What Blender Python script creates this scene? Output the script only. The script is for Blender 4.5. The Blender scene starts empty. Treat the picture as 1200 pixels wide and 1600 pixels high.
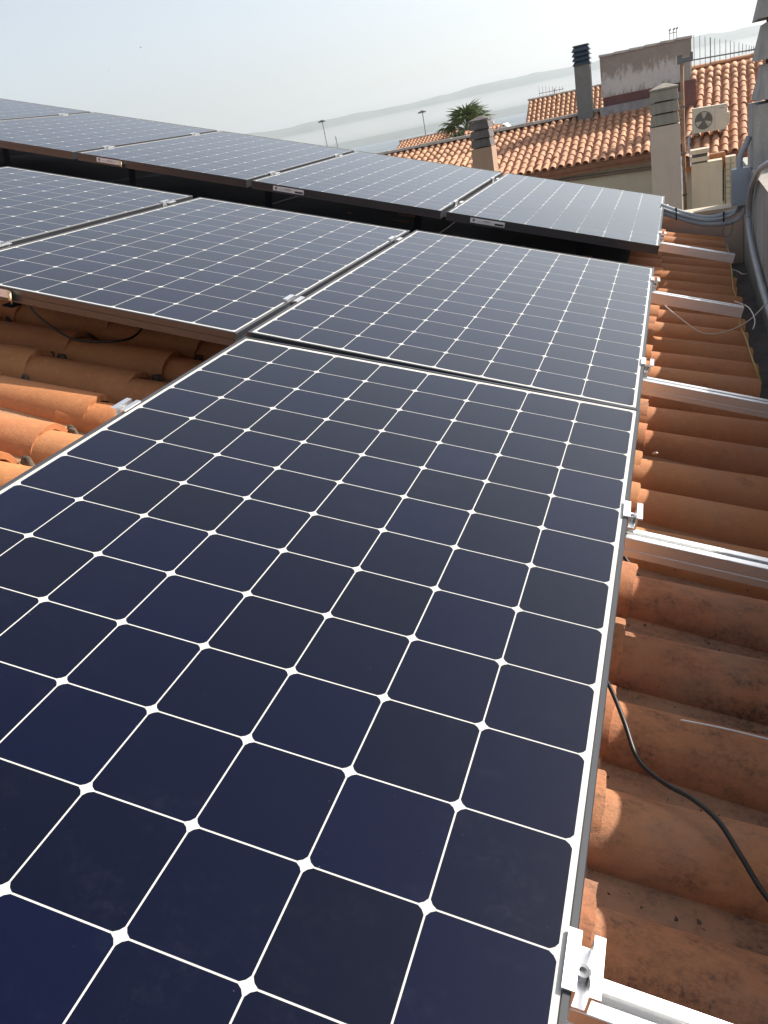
import bpy, bmesh, math, random
from mathutils import Matrix, Vector, noise as mnoise
random.seed(7)
rad = math.radians
sc = bpy.context.scene
COL = sc.collection

# ------------------------------------------------------------------ camera
cam_data = bpy.data.cameras.new('camera')
cam_data.sensor_fit = 'HORIZONTAL'
cam_data.sensor_width = 36.0
cam_data.lens = 37.287
cam_data.clip_start = 0.05
cam_data.clip_end = 80000.0
cam = bpy.data.objects.new('camera', cam_data)
COL.objects.link(cam)
R_, U_, F_ = (0.93231852, 0.31127627, -0.18409036), (0.02312465, 0.45668979, 0.88932541), (-0.36089809, 0.83339158, -0.41858219)
cam.matrix_world = Matrix(((R_[0], U_[0], -F_[0], 1.10117945),
                           (R_[1], U_[1], -F_[1], -0.22203584),
                           (R_[2], U_[2], -F_[2], 0.4239965),
                           (0, 0, 0, 1)))
sc.camera = cam

# ------------------------------------------------------------------ sky, sun, exposure
SUN = Vector((1.8, 1.4, 1.54)).normalized()
sun_el = math.asin(SUN.z)
sun_az = math.atan2(SUN.x, SUN.y)
world = bpy.data.worlds.new('World')
sc.world = world
world.use_nodes = True
wn = world.node_tree
wn.nodes.clear()
sky = wn.nodes.new('ShaderNodeTexSky')
sky.sky_type = 'NISHITA'
sky.sun_disc = False
sky.sun_elevation = sun_el
sky.sun_rotation = sun_az
sky.altitude = 50
sky.air_density = 1.0
sky.dust_density = 2.4
sky.ozone_density = 1.0
bg = wn.nodes.new('ShaderNodeBackground')
bg.inputs['Strength'].default_value = 0.120
wo = wn.nodes.new('ShaderNodeOutputWorld')
hsv = wn.nodes.new('ShaderNodeHueSaturation')
hsv.inputs['Saturation'].default_value = 0.48
wn.links.new(sky.outputs['Color'], hsv.inputs['Color'])
wn.links.new(hsv.outputs['Color'], bg.inputs['Color'])
wn.links.new(bg.outputs['Background'], wo.inputs['Surface'])

sun_data = bpy.data.lights.new('sun', 'SUN')
sun_data.energy = 4.8
sun_data.angle = rad(0.55)
sun_data.color = (1.0, 0.945, 0.86)
sun = bpy.data.objects.new('sun', sun_data)
COL.objects.link(sun)
sun.rotation_euler = SUN.to_track_quat('Z', 'Y').to_euler()
sun.location = (20, 15, 30)

sc.view_settings.view_transform = 'Standard'
sc.view_settings.look = 'None'
sc.view_settings.gamma = 1.0
sc.view_settings.exposure = 0.75
sc.view_settings.use_curve_mapping = False

# ------------------------------------------------------------------ roof frame: u down the slope, v along the eave, z off the panels
ROOF = Matrix(((0.9621026, 0.0, 0.2726877, 0), (0.0019162, 0.9999753, -0.0067607, 0), (-0.272681, 0.0070271, 0.9620788, 0), (0, 0, 0, 1)))

def T(x, y, z):
    return Matrix.Translation((x, y, z))

# ------------------------------------------------------------------ mesh helpers
class MB:
    def __init__(self):
        self.v = []; self.f = []; self.m = []; self.s = []
    def add(self, verts, faces, mi=0, smooth=False):
        o = len(self.v)
        self.v += [tuple(p) for p in verts]
        for fc in faces:
            self.f.append(tuple(i + o for i in fc)); self.m.append(mi); self.s.append(smooth)
    def box(self, x0, x1, y0, y1, z0, z1, mi=0, mat=None):
        vs = [Vector(p) for p in ((x0,y0,z0),(x1,y0,z0),(x1,y1,z0),(x0,y1,z0),(x0,y0,z1),(x1,y0,z1),(x1,y1,z1),(x0,y1,z1))]
        if mat: vs = [mat @ p for p in vs]
        self.add(vs, [(3,2,1,0),(4,5,6,7),(0,1,5,4),(1,2,6,5),(2,3,7,6),(3,0,4,7)], mi)
    def frustum(self, x0, x1, y0, y1, z0, X0, X1, Y0, Y1, z1, mi=0, mat=None):
        vs = [Vector(p) for p in ((x0,y0,z0),(x1,y0,z0),(x1,y1,z0),(x0,y1,z0),(X0,Y0,z1),(X1,Y0,z1),(X1,Y1,z1),(X0,Y1,z1))]
        if mat: vs = [mat @ p for p in vs]
        self.add(vs, [(3,2,1,0),(4,5,6,7),(0,1,5,4),(1,2,6,5),(2,3,7,6),(3,0,4,7)], mi)
    def cyl(self, p0, p1, r0, r1=None, n=12, mi=0, smooth=True, caps=True):
        r1 = r0 if r1 is None else r1
        p0 = Vector(p0); p1 = Vector(p1)
        q = (p1 - p0).to_track_quat('Z', 'Y')
        vs = []
        for p, r in ((p0, r0), (p1, r1)):
            for i in range(n):
                a = 2*math.pi*i/n
                vs.append(p + q @ Vector((r*math.cos(a), r*math.sin(a), 0)))
        fs = [(i, (i+1) % n, n+(i+1) % n, n+i) for i in range(n)]
        self.add(vs, fs, mi, smooth)
        if caps:
            self.add(vs, [tuple(range(n-1, -1, -1)), tuple(range(n, 2*n))], mi, False)
    def tube(self, pts, r, n=8, mi=0, sub=6):
        pts = [Vector(p) for p in pts]
        path = []
        for i in range(len(pts)-1):
            a = pts[max(i-1, 0)]; b = pts[i]; c = pts[i+1]; d = pts[min(i+2, len(pts)-1)]
            for k in range(sub):
                t = k/sub
                path.append(0.5*((2*b) + (c-a)*t + (2*a-5*b+4*c-d)*t*t + (3*b-a-3*c+d)*t**3))
        path.append(pts[-1])
        vs = []; up = Vector((0.13, 0.27, 0.95)).normalized()
        for i, p in enumerate(path):
            t = (path[min(i+1, len(path)-1)] - path[max(i-1, 0)])
            t = t.normalized() if t.length > 1e-9 else Vector((1, 0, 0))
            x = t.cross(up)
            x = x.normalized() if x.length > 1e-6 else Vector((1, 0, 0))
            y = x.cross(t).normalized()
            for k in range(n):
                a = 2*math.pi*k/n
                vs.append(p + x*(r*math.cos(a)) + y*(r*math.sin(a)))
        m = len(path)
        fs = [(i*n+k, i*n+(k+1) % n, (i+1)*n+(k+1) % n, (i+1)*n+k) for i in range(m-1) for k in range(n)]
        fs += [tuple(range(n-1, -1, -1)), tuple(range((m-1)*n, m*n))]
        self.add(vs, fs, mi, True)
    def prism(self, poly, axis_pts, mi=0, smooth=False):
        # poly: list of (a, b); axis_pts: function(a, b, t) -> point, t 0 or 1
        n = len(poly)
        vs = [axis_pts(a, b, 0) for a, b in poly] + [axis_pts(a, b, 1) for a, b in poly]
        fs = [(i, (i+1) % n, n+(i+1) % n, n+i) for i in range(n)]
        self.add(vs, fs, mi, smooth)
        self.add(vs, [tuple(range(n-1, -1, -1)), tuple(range(n, 2*n))], mi, False)
    def mesh(self, name, mats):
        me = bpy.data.meshes.new(name)
        me.from_pydata(self.v, [], self.f)
        for m in mats: me.materials.append(m)
        me.polygons.foreach_set('material_index', self.m)
        me.polygons.foreach_set('use_smooth', self.s)
        bm = bmesh.new(); bm.from_mesh(me)
        bmesh.ops.recalc_face_normals(bm, faces=bm.faces)
        bm.to_mesh(me); bm.free()
        me.update()
        return me
    def build(self, name, mats, parent=None, loc=None):
        if not isinstance(mats, (list, tuple)): mats = [mats]
        return link(name, self.mesh(name, mats), parent, loc)

def link(name, data, parent=None, mat=None):
    o = bpy.data.objects.new(name, data)
    COL.objects.link(o)
    if parent: o.parent = parent
    if mat is not None:
        if isinstance(mat, Matrix): o.matrix_local = mat
        else: o.location = mat
    return o

def tag(o, label, cat, group=None):
    o['label'] = label; o['category'] = cat
    if group: o['group'] = group
    return o

def thing(name, label, cat, mat=None, group=None):
    o = bpy.data.objects.new(name, None)
    o.empty_display_size = 0.1
    COL.objects.link(o)
    if mat is not None: o.matrix_world = mat
    return tag(o, label, cat, group)

def structure(o):
    o['kind'] = 'structure'; return o
def stuff(o):
    o['kind'] = 'stuff'; return o

# ------------------------------------------------------------------ materials
class NT:
    def __init__(self, name):
        self.mat = bpy.data.materials.new(name)
        self.mat.use_nodes = True
        self.t = self.mat.node_tree
        self.t.nodes.clear()
        self.out = self.n('ShaderNodeOutputMaterial')
        self.b = self.n('ShaderNodeBsdfPrincipled')
        self.l(self.b.outputs[0], self.out.inputs['Surface'])
        g = self.n('ShaderNodeNewGeometry'); self.pos = g.outputs['Position']
    def n(self, t, **kw):
        x = self.t.nodes.new(t)
        for k, v in kw.items(): setattr(x, k, v)
        return x
    def l(self, a, b): self.t.links.new(a, b)
    def noise(self, scale, detail=4, rough=0.55, vec=None, stretch=None):
        x = self.n('ShaderNodeTexNoise')
        x.inputs['Scale'].default_value = scale
        x.inputs['Detail'].default_value = detail
        x.inputs['Roughness'].default_value = rough
        v = vec or self.pos
        if stretch:
            mp = self.n('ShaderNodeMapping'); mp.inputs['Scale'].default_value = stretch
            self.l(v, mp.inputs['Vector']); v = mp.outputs[0]
        self.l(v, x.inputs['Vector'])
        return x.outputs['Fac']
    def ramp(self, fac, p0, p1, c0=(0,0,0,1), c1=(1,1,1,1)):
        r = self.n('ShaderNodeValToRGB')
        r.color_ramp.elements[0].position = p0; r.color_ramp.elements[1].position = p1
        r.color_ramp.elements[0].color = c0; r.color_ramp.elements[1].color = c1
        self.l(fac, r.inputs[0]); return r.outputs[0]
    def mix(self, fac, a, b, mode='MIX'):
        m = self.n('ShaderNodeMix', data_type='RGBA', blend_type=mode)
        m.clamp_factor = True
        for s, x in ((m.inputs[0], fac), (m.inputs[6], a), (m.inputs[7], b)):
            if isinstance(x, (int, float)): s.default_value = x
            elif isinstance(x, (tuple, list)): s.default_value = tuple(x) + ((1,) if len(x) == 3 else ())
            else: self.l(x, s)
        return m.outputs[2]
    def math(self, op, a, b=0.0, clamp=False):
        m = self.n('ShaderNodeMath', operation=op); m.use_clamp = clamp
        for s, x in ((m.inputs[0], a), (m.inputs[1], b)):
            if isinstance(x, (int, float)): s.default_value = x
            else: self.l(x, s)
        return m.outputs[0]
    def set(self, **kw):
        for k, v in kw.items():
            s = self.b.inputs[k.replace('_', ' ')]
            if isinstance(v, (int, float)): s.default_value = v
            elif isinstance(v, (tuple, list)): s.default_value = tuple(v) + ((1,) if len(v) == 3 else ())
            else: self.l(v, s)
        return self
    def bump(self, h, strength=0.3, dist=0.01):
        b = self.n('ShaderNodeBump')
        b.inputs['Strength'].default_value = strength; b.inputs['Distance'].default_value = dist
        self.l(h, b.inputs['Height']); self.l(b.outputs[0], self.b.inputs['Normal'])
        return self

def plain(name, col, rough=0.6, metallic=0.0, var=0.12, scale=8, bump=0.0, bscale=60, bdist=0.004):
    t = NT(name)
    dark = tuple(c*(1-var) for c in col); light = tuple(min(1, c*(1+var)) for c in col)
    t.set(Base_Color=t.mix(t.ramp(t.noise(scale), 0.3, 0.7), dark, light), Roughness=rough, Metallic=metallic)
    if bump: t.bump(t.noise(bscale, 6, 0.65), bump, bdist)
    return t.mat

def tile_mat(name, ca, cb, dirt_col, dirt_on=0.0, far=False):
    t = NT(name)
    oi = t.n('ShaderNodeObjectInfo')
    rnd = oi.outputs['Random']
    sep = t.n('ShaderNodeSeparateColor'); t.l(oi.outputs['Color'], sep.inputs[0])
    dirt = t.math('SUBTRACT', 1.0, sep.outputs[0])
    base = t.mix(rnd, ca, cb)
    r2 = t.math('FRACT', t.math('MULTIPLY', rnd, 17.37))
    base = t.mix(t.math('MULTIPLY', r2, 0.45), base, tuple(c*0.6 for c in ca))
    n1 = t.noise(9 if not far else 2.2, 5, 0.6)
    base = t.mix(t.math('MULTIPLY', t.ramp(n1, 0.35, 0.75), 0.28 if far else 0.45), base, tuple(c*0.62 for c in ca))
    n2 = t.noise(46 if not far else 9, 6, 0.7)
    base = t.mix(t.math('MULTIPLY', t.ramp(n2, 0.5, 0.8), 0.14 if far else 0.30), base, tuple(min(1, c*1.45+0.02) for c in cb))
    base = t.mix(t.math('MULTIPLY', dirt, 0.42), base, (0.38, 0.165, 0.11))
    # soot, lichen and dust by the tile's own dirt amount (object colour)
    n3 = t.noise(13, 7, 0.72, stretch=(0.7, 1.4, 1.0))
    lo = t.math('SUBTRACT', 0.72, t.math('MULTIPLY', dirt, 0.30))
    soot = t.math('MULTIPLY', t.math('SUBTRACT', n3, lo), 5.0, True)
    grit = t.ramp(t.noise(120, 5, 0.75), 0.42, 0.62)
    soot = t.math('MULTIPLY', soot, t.math('ADD', t.math('MULTIPLY', grit, 0.7), 0.3), True)
    base = t.mix(t.math('MULTIPLY', soot, 0.86), base, dirt_col)
    dust = t.ramp(t.noise(5.5, 4, 0.6), 0.45, 0.8)
    base = t.mix(t.math('MULTIPLY', t.math('MULTIPLY', dust, dirt), 0.75), base, (0.34, 0.215, 0.15))
    t.set(Base_Color=base, Roughness=0.86)
    h = t.math('ADD', t.math('MULTIPLY', t.noise(28, 5, 0.6), 0.6), t.math('MULTIPLY', t.noise(230, 4, 0.7), 0.4))
    if not far: t.bump(h, 0.45, 0.006)
    return t.mat

M_tile = tile_mat('terracotta', (0.49, 0.182, 0.064), (0.57, 0.250, 0.088), (0.045, 0.033, 0.026))
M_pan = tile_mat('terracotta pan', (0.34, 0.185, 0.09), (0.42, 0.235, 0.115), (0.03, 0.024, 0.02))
M_ftile = tile_mat('terracotta far', (0.50, 0.25, 0.14), (0.60, 0.34, 0.20), (0.12, 0.08, 0.06), far=True)
M_fpan = plain('terracotta valley', (0.40, 0.19, 0.11), 0.9, var=0.3, scale=5)
M_mortar = plain('mortar', (0.30, 0.22, 0.15), 0.95, var=0.35, scale=30, bump=0.8, bscale=90)

def metal(name, col, rough, var=0.06, scratch=0.05):
    t = NT(name)
    n = t.noise(300, 3, 0.6, stretch=(0.02, 1, 1))
    n2 = t.noise(14, 4)
    t.set(Base_Color=t.mix(t.ramp(n2, 0.3, 0.7), tuple(c*(1-var) for c in col), col), Metallic=1.0,
          Roughness=t.math('ADD', t.math('MULTIPLY', n, scratch*2), rough - scratch))
    return t.mat
M_frame = plain('satin anodised frame', (0.034, 0.035, 0.040), 0.32, var=0.08)
M_frame.node_tree.nodes['Principled BSDF'].inputs['IOR'].default_value = 1.55
M_alu = metal('mill aluminium', (0.86, 0.86, 0.86), 0.40, 0.05, 0.08)
M_steel = metal('stainless bolt', (0.55, 0.54, 0.52), 0.3)

def cell_mat():
    t = NT('monocrystalline cell')
    oi = t.n('ShaderNodeObjectInfo')
    base = t.mix(oi.outputs['Random'], (0.0005, 0.0013, 0.0090), (0.0008, 0.0021, 0.0160))
    big = t.ramp(t.noise(2.1, 3, 0.5), 0.38, 0.68)
    smudge = t.math('MULTIPLY', t.ramp(t.noise(13, 6, 0.7, stretch=(1.0, 1.6, 1)), 0.5, 0.82), big)
    fine = t.ramp(t.noise(90, 4, 0.7), 0.4, 0.75)
    dust = t.math('MULTIPLY', smudge, fine)
    spots = t.ramp(t.noise(210, 2, 0.5), 0.775, 0.80)
    d = t.math('ADD', t.math('MULTIPLY', dust, 0.06), t.math('MULTIPLY', spots, 0.25), True)
    base = t.mix(d, base, (0.30, 0.31, 0.33))
    t.set(Base_Color=base, Roughness=t.math('ADD', t.math('MULTIPLY', dust, 0.15), 0.085), IOR=1.41)
    t.b.inputs['Specular IOR Level'].default_value = 0.5
    return t.mat
M_cell = cell_mat()
def sheet_mat():
    t = NT('white backsheet')
    t.set(Base_Color=t.mix(t.ramp(t.noise(7, 4), 0.3, 0.8), (0.50, 0.485, 0.44), (0.58, 0.565, 0.52)), Roughness=0.22, IOR=1.5)
    return t.mat
M_sheet = sheet_mat()
M_seal = plain('black sealant', (0.02, 0.02, 0.022), 0.5)
M_label = plain('label paper', (0.72, 0.70, 0.68), 0.5, var=0.03)
M_curl = plain('yellowed label back', (0.66, 0.55, 0.36), 0.6, var=0.1)
M_ink = plain('label ink', (0.02, 0.02, 0.02), 0.5)
M_inkgrey = plain('label print grey', (0.28, 0.27, 0.27), 0.5)
M_black = plain('black rubber', (0.018, 0.017, 0.016), 0.45)
M_shade = plain('matte shade sheet', (0.028, 0.029, 0.038), 0.9)  # near-black standing in for deep shade under the panels; roof hooks share it
M_shade.node_tree.nodes['Principled BSDF'].inputs['Specular IOR Level'].default_value = 0.15
M_conduit = plain('grey conduit', (0.36, 0.38, 0.40), 0.45, var=0.1)
M_box = plain('grey junction box', (0.33, 0.37, 0.42), 0.42, var=0.06)
M_cream = plain('cream wire', (0.62, 0.52, 0.42), 0.5)
M_yellow = plain('yellow green wire', (0.42, 0.33, 0.06), 0.5)
M_white = plain('white plastic', (0.78, 0.77, 0.74), 0.5)

def plaster(name, a, b, dark, scale=3.0, streak=0.5):
    t = NT(name)
    c = t.mix(t.ramp(t.noise(scale, 6, 0.65), 0.3, 0.7), a, b)
    st = t.ramp(t.noise(5.5, 5, 0.65, stretch=(1.6, 1.6, 0.25)), 0.48, 0.78)
    c = t.mix(t.math('MULTIPLY', st, streak), c, dark)
    g = t.ramp(t.noise(26, 6, 0.7), 0.55, 0.8)
    c = t.mix(t.math('MULTIPLY', g, 0.4*streak), c, dark)
    t.set(Base_Color=c, Roughness=0.92)
    t.bump(t.noise(42, 6, 0.65), 0.4, 0.012)
    return t.mat
M_debris = plain('dark debris', (0.10, 0.075, 0.052), 0.95, var=0.6, scale=60)
M_conc = plaster('weathered concrete', (0.33, 0.32, 0.295), (0.44, 0.43, 0.40), (0.12, 0.117, 0.11), 3.0, 0.6)
M_render = plaster('grey render', (0.31, 0.28, 0.245), (0.40, 0.365, 0.32), (0.16, 0.145, 0.12), 2.2, 0.5)
M_beige = plaster('beige render', (0.50, 0.43, 0.33), (0.58, 0.50, 0.39), (0.36, 0.30, 0.22), 1.3, 0.35)
M_pink = plaster('pinkish render', (0.47, 0.38, 0.32), (0.54, 0.44, 0.37), (0.36, 0.28, 0.23), 1.3, 0.3)
M_brownr = plaster('brown render', (0.33, 0.22, 0.15), (0.40, 0.27, 0.185), (0.25, 0.165, 0.115), 1.3, 0.3)
M_chim = plaster('chimney cap concrete', (0.25, 0.225, 0.185), (0.32, 0.29, 0.24), (0.12, 0.105, 0.09), 2.0, 0.5)
M_chimd = plaster('sooty cap concrete', (0.10, 0.09, 0.09), (0.15, 0.13, 0.12), (0.05, 0.045, 0.045), 2.0, 0.5)
M_purple = plaster('dark red waterproofing', (0.15, 0.075, 0.07), (0.19, 0.095, 0.09), (0.11, 0.058, 0.055), 3, 0.4)
M_gutter = plaster('gutter membrane', (0.13, 0.11, 0.10), (0.20, 0.17, 0.15), (0.06, 0.05, 0.045), 5, 0.7)
M_fascia = plain('brown fascia', (0.26, 0.12, 0.075), 0.85, var=0.2)
M_brick = plain('orange brick', (0.50, 0.20, 0.085), 0.85, var=0.2)
M_pipe = plain('rusty pipe', (0.30, 0.18, 0.11), 0.7, var=0.3, scale=6)
M_bpipe = plain('brown drain pipe', (0.19, 0.14, 0.11), 0.6)
M_flash = plain('cement flashing', (0.30, 0.29, 0.29), 0.9, var=0.2)
M_metalchim = plain('grey painted flue', (0.165, 0.17, 0.165), 0.6, var=0.08)
M_flucap = plain('dark blue flue cap', (0.045, 0.065, 0.085), 0.45)
M_ac = plain('off white casing', (0.60, 0.55, 0.45), 0.5, var=0.04)
M_acd = plain('fan grille dark', (0.17, 0.155, 0.13), 0.6)
M_ant = plain('antenna metal', (0.14, 0.14, 0.14), 0.5)
M_lamp = plain('galvanised pole', (0.20, 0.20, 0.20), 0.55)
M_leaf = plain('palm leaf', (0.17, 0.21, 0.10), 0.6, var=0.4, scale=3)
M_trunk = plain('palm trunk', (0.16, 0.12, 0.08), 0.9, var=0.3)
M_verge = plain('light verge mortar', (0.50, 0.47, 0.42), 0.9, var=0.15)
M_bird = plain('bird feathers', (0.05, 0.05, 0.055), 0.8)

def rough_wall():
    t = NT('flaking plaster')
    low = t.mix(t.ramp(t.noise(3, 6, 0.7), 0.3, 0.7), (0.30, 0.255, 0.22), (0.37, 0.32, 0.28))
    white = (0.66, 0.64, 0.61)
    sp = t.n('ShaderNodeSeparateXYZ'); t.l(t.pos, sp.inputs[0])
    z = sp.outputs['Z']
    n = t.noise(4.5, 6, 0.7, stretch=(2.6, 2.6, 0.8))
    band = t.math('MULTIPLY', t.math('SUBTRACT', 0.98, t.math('ABSOLUTE', t.math('SUBTRACT', z, 0.52)), False), 1.0)
    k = t.math('MULTIPLY', t.math('SUBTRACT', t.math('ADD', n, band), 1.16), 5.0, True)
    c = t.mix(t.math('MULTIPLY', k, 0.85), low, white)
    t.set(Base_Color=c, Roughness=0.95)
    t.bump(t.noise(9, 6, 0.7), 0.8, 0.05)
    return t.mat
M_flake = rough_wall()
M_coping = plaster('brown coping', (0.30, 0.255, 0.22), (0.36, 0.31, 0.27), (0.16, 0.14, 0.12), 3, 0.5)

# ------------------------------------------------------------------ setting: sea, land, hills, haze
mb = MB(); S = 15500
mb.add([(-S, -S, -46), (S, -S, -46), (S, S, -46), (-S, S, -46)], [(0, 1, 2, 3)])
t = NT('sea water')
rip = t.noise(0.0009, 5, 0.6, stretch=(0.35, 2.6, 1))
t.set(Base_Color=(0.035, 0.06, 0.075), Roughness=t.ramp(rip, 0.35, 0.65, (0.25,)*3+(1,), (0.45,)*3+(1,)))
t.bump(t.noise(0.25, 4), 0.5, 1.0)
structure(mb.build('sea', t.mat))

# land: one sheet that slopes from the town down below the sea
mb = MB(); nx, ny = 40, 40
for j in range(ny+1):
    for i in range(nx+1):
        x = -900 + 1800*i/nx; y = -700 + 1250*(j/ny)
        d = max(0.0, math.hypot(x*0.5, max(y, 0)) - 30)
        z = -7.0 - 44*min(1.0, d/430.0) + 0.8*mnoise.noise((x*0.02, y*0.02, 0))
        if y < -100: z += (-y-100)*0.02
        mb.v.append((x, y, z))
for j in range(ny):
    for i in range(nx):
        a = j*(nx+1)+i
        mb.f.append((a, a+1, a+nx+2, a+nx+1)); mb.m.append(0); mb.s.append(True)
structure(mb.build('ground', plain('town ground', (0.16, 0.15, 0.11), 0.95, var=0.4, scale=0.05)))

# hills across the bay
mb = MB(); na, nd = 150, 14
for j in range(nd+1):
    for i in range(na+1):
        az = rad(-62 + 90*i/na)
        D = 10800 + 4200*j/nd
        x = D*math.sin(az); y = D*math.cos(az)
        a = math.degrees(az)
        ridge = 395 + 64*mnoise.noise((a*0.16, 1.7, 0)) + 36*mnoise.noise((a*0.55, 4.2, 0)) + 11*mnoise.noise((a*1.7, 9.1, 0))
        ridge *= (12900/12000)
        prof = max(0.0, 1 - abs(j/nd - 0.5)*2)**0.85
        rough = 60*mnoise.noise((x*0.0011, y*0.0011, 3))*(1-prof)
        z = -52 + (ridge+52-20)*prof + rough*min(1, prof*3)
        mb.v.append((x, y, max(-55, z)))
for j in range(nd):
    for i in range(na):
        a = j*(na+1)+i
        mb.f.append((a, a+1, a+na+2, a+na+1)); mb.m.append(0); mb.s.append(True)
structure(mb.build('hills', plain('hill scrub', (0.07, 0.085, 0.055), 0.95, var=0.35, scale=0.002)))

# the air: one closed box round everything, even density
mb = MB(); H = 15600
mb.box(-H, H, -H, H, -62, 640)
hm = bpy.data.materials.new('hazy air'); hm.use_nodes = True
ht = hm.node_tree; ht.nodes.clear()
ho = ht.nodes.new('ShaderNodeOutputMaterial'); hv = ht.nodes.new('ShaderNodeVolumePrincipled')
hv.inputs['Color'].default_value = (0.86, 0.93, 1.0, 1)
hv.inputs['Density'].default_value = 0.000062
hv.inputs['Anisotropy'].default_value = 0.35
ht.links.new(hv.outputs[0], ho.inputs['Volume'])
haze = mb.build('haze', hm); stuff(haze)

# ------------------------------------------------------------------ own roof: tiles
EXPO, PITCH = 0.37, 0.2035
def arc_tile(seg=10, r0=0.082, r1=0.066, h0=0.076, h1=0.060, ln=0.455, th=0.013, drop=0.018, lip=True, invert=False, ragged=0.0, seed=0):
    """barrel tile, axis along +x (downhill end at x=0), crest at z=0 at that end"""
    mb = MB()
    st = [(0.0, r0, h0, 0.0)] + ([(-0.012, r0, h0, 0.0003)] if lip else []) + [(-ln*0.5, (r0+r1)/2, (h0+h1)/2, -drop/2), (-ln, r1, h1, -drop)]
    rings = []
    for si, (x, r, h, zc) in enumerate(st):
        o, inn = [], []
        for k in range(seg+1):
            a = math.pi*k/seg
            dx = ragged*(mnoise.noise((k*0.9, seed*3.7, 0.3)) + .6*mnoise.noise((k*2.3, seed*5.1, 1.3))) if si < 2 else 0
            dz = ragged*.35*mnoise.noise((k*0.7, seed*2.9, si*1.7)) if ragged else 0
            o.append((x+dx, r*math.cos(a), zc - h + h*math.sin(a) + dz))
            inn.append((x+dx*(.4 if si else 1), (r-th)*math.cos(a), zc - h + (h-th)*math.sin(a) + dz))
        rings.append((o, inn))
    n = seg+1
    vs = []
    for o, inn in rings: vs += o + inn
    if invert: vs = [(x, y, -z) for x, y, z in vs]
    fs_s, fs_f = [], []
    for i in range(len(rings)-1):
        b0 = i*2*n; b1 = (i+1)*2*n
        for k in range(seg):
            fs_s.append((b0+k, b0+k+1, b1+k+1, b1+k))
            fs_s.append((b0+n+k, b1+n+k, b1+n+k+1, b0+n+k+1))
        fs_f.append((b0, b1, b1+n, b0+n)); fs_f.append((b0+seg, b0+n+seg, b1+n+seg, b1+seg))
    e = (len(rings)-1)*2*n
    for k in range(seg):
        fs_f.append((k, n+k, n+k+1, k+1)); fs_f.append((e+k, e+k+1, e+n+k+1, e+n+k))
    mb.add(vs, fs_s, 0, True)
    o0 = len(mb.v) - len(vs)
    for fc in fs_f:
        mb.f.append(tuple(i+o0 for i in fc)); mb.m.append(0); mb.s.append(False)
    return mb

def sharp(me, ang=35):
    bm = bmesh.new(); bm.from_mesh(me)
    for e in bm.edges:
        if len(e.link_faces) == 2 and e.calc_face_angle(0) > rad(ang): e.smooth = False
    bm.to_mesh(me); bm.free()
    return me

roof = thing('tiled_roof', 'sloping orange barrel tile roof that carries the solar panels', 'roof', ROOF)
cover_me = [sharp(arc_tile(18, r0=0.083+random.uniform(-.002,.002), h0=0.077, th=0.0165, ragged=.0038, seed=q).mesh('cover_tile', [M_tile]), 40) for q in range(7)]
pan_me = sharp(arc_tile(8, r0=0.080, r1=0.088, h0=0.05, h1=0.055, ln=0.45, th=0.012, drop=-0.012, lip=False, invert=True).mesh('pan_tile', [M_pan]), 40)
# ragged mortar lips at a few tile ends come with the mortar part below
rest_c, rest_p = MB(), MB()
def add_mesh_to(mb, me, mat):
    o = len(mb.v)
    mb.v += [tuple(mat @ v.co) for v in me.vertices]
    for p in me.polygons:
        mb.f.append(tuple(i+o for i in p.vertices)); mb.m.append(0); mb.s.append(p.use_smooth)
def in_view(lip, v):
    if lip > 0.6 and -0.3 < v < 5.6: return True
    if -2.0 < lip < 0.5 and 0.95 < v < 2.5: return True
    if 3.2 < v < 4.0 and lip > -1.2: return True
    return False
CREST = -0.200
for c in range(20):
    lip = 1.448 - EXPO*c
    for k in range(-9, 26):
        v0 = 0.455 + PITCH*k
        v = v0 - (lip-1.07)*0.036 + random.uniform(-.005, .005)
        if v > 5.58: continue
        m = T(lip + random.uniform(-.008, .008), v, CREST + random.uniform(-.004, .004)) @ Matrix.Rotation(rad(-90)*0 + rad(random.uniform(-1.7, 1.7)), 4, 'Z') @ Matrix.Rotation(rad(random.uniform(-.4, .4)), 4, 'Y') @ Matrix.Rotation(rad(random.uniform(-2.5, 2.5)), 4, 'X')
        pm = T(lip + random.uniform(-.01, .01) - 0.02, v + PITCH/2, -0.276 + random.uniform(-.003, .003)) @ Matrix.Rotation(rad(random.uniform(-1, 1)), 4, 'Z')
        d = 0.10 if lip < 0.6 else (0.85 if v < 1.35 else 0.38)
        d = max(0, min(1, d + random.uniform(-.12, .18)))
        me = random.choice(cover_me)
        if in_view(lip, v):
            o = link('cover_tile', me, roof, m); o.color = (1-d, 1, 1, 1)
            o = link('pan_tile', pan_me, roof, pm); o.color = (1-min(1, d+.05), 1, 1, 1)
        else:
            add_mesh_to(rest_c, me, m); add_mesh_to(rest_p, pan_me, pm)
stuff(rest_c.build('cover_tile_field', M_tile, roof))
stuff(rest_p.build('pan_tile_field', M_pan, roof))
mb = MB(); mb.box(-6.2, 1.40, -1.6, 5.6, -0.42, -0.345)
mb.build('roof_deck', M_mortar, roof)

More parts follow.
